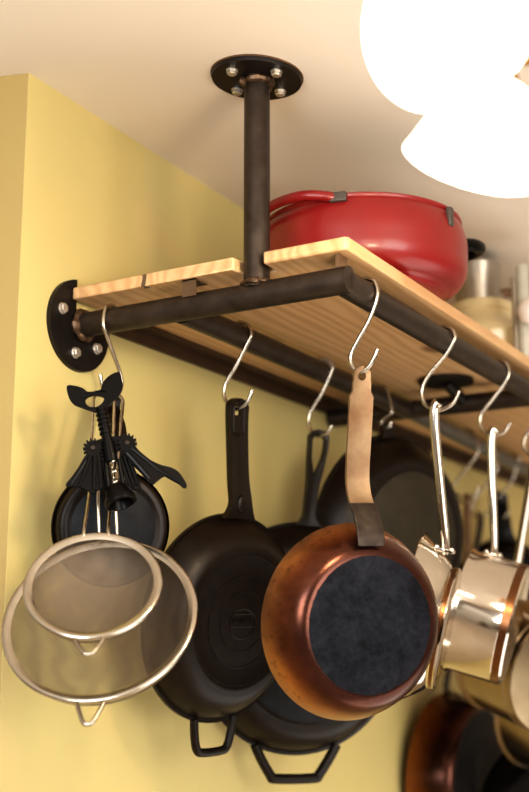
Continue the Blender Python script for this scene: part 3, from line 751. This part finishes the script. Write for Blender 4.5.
obj('blade', flat(440, 468, 610, 655, dh+.006, .002), 'black', sp, world=True, bevel=.0008)
ws = thing('wooden_spoon', 'blurred brown wooden spoon hung beside the black spatula on the rear rail', 'spoon', hb)
bm = BM(); tube(bm, [P(467, 494, dh+.05), P(467, 540, dh+.05), P(467, 620, dh+.05)], [.009, .0085, .008], 14); obj('handle', bm, 'wood_brown', ws, world=True)
bm = BM(); c = P(467, 640, dh+.05); q = Matrix.Translation(c) @ R.to_track_quat('X', 'Z').to_matrix().to_4x4() @ Matrix.Diagonal((1, .3, 1.35, 1)); bmesh.ops.create_uvsphere(bm, u_segments=20, v_segments=12, radius=.032, matrix=q); obj('bowl', bm, 'wood_brown', ws, world=True)

# ------------------------------------------------------------------ on the shelf
pc = P(362, 262, 1.945); pc.z = ZT
Mp = Matrix.Translation(pc) @ Matrix.Diagonal((1.005, 1.005, 1.06, 1))
RDp = .168
pot = thing('red_pot', 'large red enamelled pot with red loop handle and dark clips standing on the shelf', 'pot', Mp)
outp = [(.124, .0), (.128, .0015), (.128, .006), (.133, .008)] + bez((.134, .009), (.164, .014), (.1665, .045), 10) + bez((.1668, .054), (.171, .088), (.158, .108), 8) + [(.160, .110), (.160, .114), (.156, .116)]
bm = BM(); lathe(bm, [(0, .0)] + outp + [(.152, .114), (.152, .108)] + [(r-.006, z) for r, z in bez((.160, .10), (.158, .03), (.13, .014), 10)] + [(0, .013)], 96); obj('pot_body', bm, 'red', pot, sharp=45)
bm = BM(); lathe(bm, [(.151, .112), (.152, .117), (.147, .120), (.120, .127), (.07, .133), (.03, .135), (0, .1355)], 72); lid = obj('lid', bm, 'lid_grey', pot, label='greyish domed lid')
bm = BM(); lathe(bm, [(.008, .134), (.008, .142), (.020, .146), (.022, .152), (.016, .158), (0, .159)], 32); obj('lid_knob', bm, 'black', lid)
def atang(px, zz, rr=.16):
    """angle on the pot wall seen at image column px"""
    best = min((abs(264.5+FPX*((pc+V((rr*math.cos(a), rr*math.sin(a), zz))-CAM).dot(R)/depth(pc+V((rr*math.cos(a), rr*math.sin(a), zz))))-px), a) for a in [math.atan2((CAM-pc).y, (CAM-pc).x)+math.radians(k) for k in range(-88, 89)])
    return best[1]
aR, aL1, aL0 = atang(446, .13), atang(337, .14), atang(276, .13)
def polar(a, r, z): return V((r*math.cos(a), r*math.sin(a), z))
bm = BM(); pts = []
am = aL1-1.05
rh = [(aL1, .160, .107), (aL1-.10, .168, .110), (aL1-.3, .178, .113), (aL1-.6, .181, .112), (aL1-.9, .178, .106), (aL1-1.1, .170, .096), (aL1-1.16, .163, .086)]
tube(bm, catmull([polar(*q) for q in rh], 6), .0075, 12); obj('loop_handle', bm, 'red', pot)
bm = BM(); box(bm, -.013, .013, -.004, .006, -.007, .007, Matrix.Translation(polar(aL1+.02, .163, .107)) @ Matrix.Rotation(aL1-PI/2, 4, 'Z')); obj('handle_clip', bm, 'grey_plastic', pot, bevel=.002)
bm = BM(); box(bm, -.006, .006, -.004, .004, -.017, .012, Matrix.Translation(polar(aR, .1660, .098)) @ Matrix.Rotation(aR-PI/2, 4, 'Z')); obj('side_clip', bm, 'grey_plastic', pot, bevel=.002)
aH = atang(466, .10)+.55
bm = BM(); c0 = polar(aH, .163, .100); er = polar(aH, 1, 0); et = polar(aH+PI/2, 1, 0)
tube(bm, catmull([c0+et*s*.034+er*q+Z_*.006*(q/.05) for s, q in ((-1, -.004), (-.95, .025), (-.55, .047), (0, .053), (.55, .047), (.95, .025), (1, -.004))], 6), .0105, 12); obj('side_handle', bm, 'black', pot, label='black loop side handle')

# cream pot with stainless percolator nested in it
c = P(482, 318, 2.50); c.z = ZT
cp = thing('cream_pot', 'cream enamel covered pot standing on the shelf behind the red pot', 'pot', Matrix.Translation(c) @ Matrix.Diagonal((1.07, 1.07, 1.62, 1)))
bm = BM(); lathe(bm, [(0, 0), (.078, 0), (.098, .008), (.106, .030), (.106, .046), (.109, .049), (.106, .053), (.088, .064), (.064, .075), (.058, .084), (0, .084)], 64); obj('pot_body', bm, 'cream', cp, sharp=45)
bm = BM(); lathe(bm, [(.058, .083), (.062, .086), (.060, .096), (.055, .098), (0, .098)], 64); obj('lid', bm, 'cream', cp)
cs = c+V((0, 0, .0982*1.62))-R*.006
ms = thing('steel_pot', 'small stainless pot with dark side handle standing on the cream pot', 'pot', Matrix.Translation(cs) @ Matrix.Diagonal((1.0, 1.0, 1.0, 1)))
bm = BM(); lathe(bm, [(0, 0), (.045, 0), (.047, .003), (.0475, .08), (.0495, .083), (.047, .085), (.046, .08), (.045, .006), (0, .006)], 56); obj('pot_body', bm, 'satin', ms, sharp=45)
e1 = (R*.97+FH*.1).normalized()
bm = BM(); tube(bm, [e1*.041+Z_*.02, e1*.055+Z_*.028, e1*.094+Z_*.031], [.007, .009, .0095], 12); obj('handle', bm, 'wood_brown', ms)
bm = BM(); bmesh.ops.create_uvsphere(bm, u_segments=16, v_segments=10, radius=.0085, matrix=Matrix.Translation(e1*.046+Z_*.021)); obj('handle_ferrule', bm, 'satin', ms)
bm = BM(); tube(bm, [V(((.048)*math.cos(a), .048*math.sin(a), .083)) + Z_*.012*math.sin(PI*k/16) for k, a in enumerate([YAW+2.2+.8*k/16 for k in range(17)])], .003, 8); obj('lid_hinge', bm, 'satin', ms)
c2 = P(525, 338, 2.35); c2.z = ZT
st = thing('rod_stand', 'upright pale steel rod stand with round white knob at right shelf end', 'stand', c2)
bm = BM(); lathe(bm, [(0, 0), (.022, 0), (.022, .004), (.0125, .008), (.0125, .195), (.010, .199), (0, .200)], 32); obj('rod', bm, 'pale_steel', st)
bm = BM(); tube(bm, [R*-.0175+Z_*.003, R*-.0175+Z_*.175], .0055, 12); obj('side_rod', bm, 'satin', st)
bm = BM(); kq = P(531, 311, 2.32)-c2; bmesh.ops.create_uvsphere(bm, u_segments=28, v_segments=16, radius=.026, matrix=Matrix.Translation(kq)); obj('knob', bm, 'white', st)

# ------------------------------------------------------------------ ceiling light with opal glass bells
DL = 1.28
lc = P(523, 24, DL)
top = V((lc.x, lc.y, zc(lc.x, lc.y)))
lamp = thing('ceiling_light', 'lit brass ceiling light with glowing opal glass bell shades, top right', 'ceiling light', top)
bm = BM(); lathe(bm, [(0, 0), (.065, 0), (.065, -.006), (.05, -.018), (.018, -.026), (0, -.026)], 48, Matrix.Translation(top)); obj('canopy', bm, 'brass', lamp, world=True)
bm = BM(); tube(bm, [top-Z_*.02, lc+Z_*.03], .009, 16); obj('stem', bm, 'brass', lamp, world=True)
bm = BM(); lathe(bm, [(0, .045), (.014, .04), (.030, .022), (.036, 0), (.030, -.02), (.016, -.034), (.009, -.044), (0, -.046)], 40, Matrix.Translation(lc)); obj('hub', bm, 'brass', lamp, world=True)
def bell(mouth, neck, rm, rn, nm):
    ax = (mouth-neck).normalized(); ln = (mouth-neck).length
    q = ax.to_track_quat('Z', 'Y').to_matrix().to_4x4(); q.translation = neck
    a = (bez((rn, 0), (rm*.86, ln*.05), (rm*.90, ln*.55), 10) + bez((rm*.90, ln*.55), (rm*.92, ln*.86), (rm, ln), 6)[1:] if nm == 3 else bez((rn, 0), (rm*.66, ln*.06), (rm*.76, ln*.42), 8) + bez((rm*.76, ln*.42), (rm*.88, ln*.74), (rm, ln), 6)[1:])
    bm = BM(); lathe(bm, [(0, -.002)] + a + [(r-.003, z) for r, z in a[::-1]] + [(0, .003)], 64, q); s = obj('lamp_shade', bm, 'shade', lamp, world=True, sharp=60)
    bm = BM(); arm = catmull([lc, lc.lerp(neck, .5)+Z_*.012, neck-ax*.012], 8); tube(bm, arm, .006, 12); obj('arm', bm, 'brass', lamp, world=True)
    bm = BM(); lathe(bm, [(.006, -.02), (.016, -.016), (rn*.98, -.002), (rn*.98, .003)], 32, q); obj('shade_cap', bm, 'brass', s, world=True)
    return q, ln
m1 = P(434, 22, DL-.13); n1 = P(498, 32, DL-.04)
bell(m1, n1, .084, .028, 1)
m2 = P(471, 167, DL-.005); n2 = P(498, 84, DL+.005)
bell(m2, n2, .0745, .027, 2)

# ------------------------------------------------------------------ light
def area(name, loc, tgt, sx, sy, e, col):
    l = bpy.data.lights.new(name, 'AREA'); l.shape = 'RECTANGLE'; l.size = sx; l.size_y = sy; l.energy = e; l.color = col
    o = bpy.data.objects.new(name, l); C.objects.link(o); o.location = loc
    o.rotation_euler = (V(tgt)-V(loc)).to_track_quat('-Z', 'Y').to_euler(); return o
area('right_area_light', (2.9, -1.2, 1.55), (.2, .4, 1.8), 1.3, 1.3, 50, (1, .96, .9))  # area light added at the right, also mirrored in the metal
area('left_key_light', (.62, -1.75, 1.8), (.05, .1, 1.8), .7, .7, 21, (.93, .97, 1))  # key light added near the camera, grades the wall left to right
area('overhead_fill_light', (1.5, -.4, 2.33), (.9, .2, 1), .5, .5, 12, (1, .84, .62))  # warm area light added under the ceiling, no fixture there
area('ceiling_fill', (1.3, 1.0, .5), (1.0, 1.0, 2.3), 1.6, 1.6, 17, (1, .98, .92))  # added uplight standing in for bounced daylight, brightens the ceiling
pl = bpy.data.lights.new('bulb', 'POINT'); pl.energy = 8; pl.color = (1, .8, .52); pl.shadow_soft_size = .05
po = bpy.data.objects.new('bulb', pl); C.objects.link(po); po.location = m2 + (m2-n2).normalized()*.03
w = bpy.data.worlds.new('room_light'); bpy.context.scene.world = w; w.use_nodes = True
nt = w.node_tree; bg = nt.nodes['Background']
tc = nt.nodes.new('ShaderNodeTexCoord'); sp_n = nt.nodes.new('ShaderNodeSeparateXYZ'); L(nt, tc.outputs['Generated'], sp_n.inputs[0])
col = ramp(nt, math_(nt, 'ADD', math_(nt, 'MULTIPLY', sp_n.outputs[2], .5), .5), [(.3, (.16, .12, .08, 1)), (.48, (.38, .33, .26, 1)), (.52, (.62, .55, .45, 1)), (.56, (.16, .12, .10, 1)), (.60, (.75, .70, .62, 1)), (.66, (.58, .52, .44, 1))])  # bands and noise patches invented for contrast in the metal reflections
wn = noise(nt, 2.6, 2, .5, co=tc.outputs['Generated'])
col = mixc(nt, ramp(nt, wn, [(.40, (0, 0, 0, 1)), (.5, (1, 1, 1, 1))]), lin((70, 56, 44)), col)
L(nt, col, bg.inputs[0]); bg.inputs[1].default_value = 1.75

# ------------------------------------------------------------------ camera
cd = bpy.data.cameras.new('camera'); cam = bpy.data.objects.new('camera', cd); C.objects.link(cam)
cd.sensor_fit = 'HORIZONTAL'; cd.sensor_width = 24; cd.lens = FPX*24/529; cd.clip_start = .05
cam.location = CAM; cam.rotation_euler = (PI/2+PITCH, 0, YAW)
cd.dof.use_dof = True; cd.dof.focus_distance = 1.72; cd.dof.aperture_fstop = 2.6
sc = bpy.context.scene; sc.camera = cam
sc.view_settings.view_transform = 'Standard'; sc.view_settings.look = 'Medium High Contrast'; sc.view_settings.exposure = -.1
sc.cycles.use_denoising = True
sc.cycles.max_bounces = 8
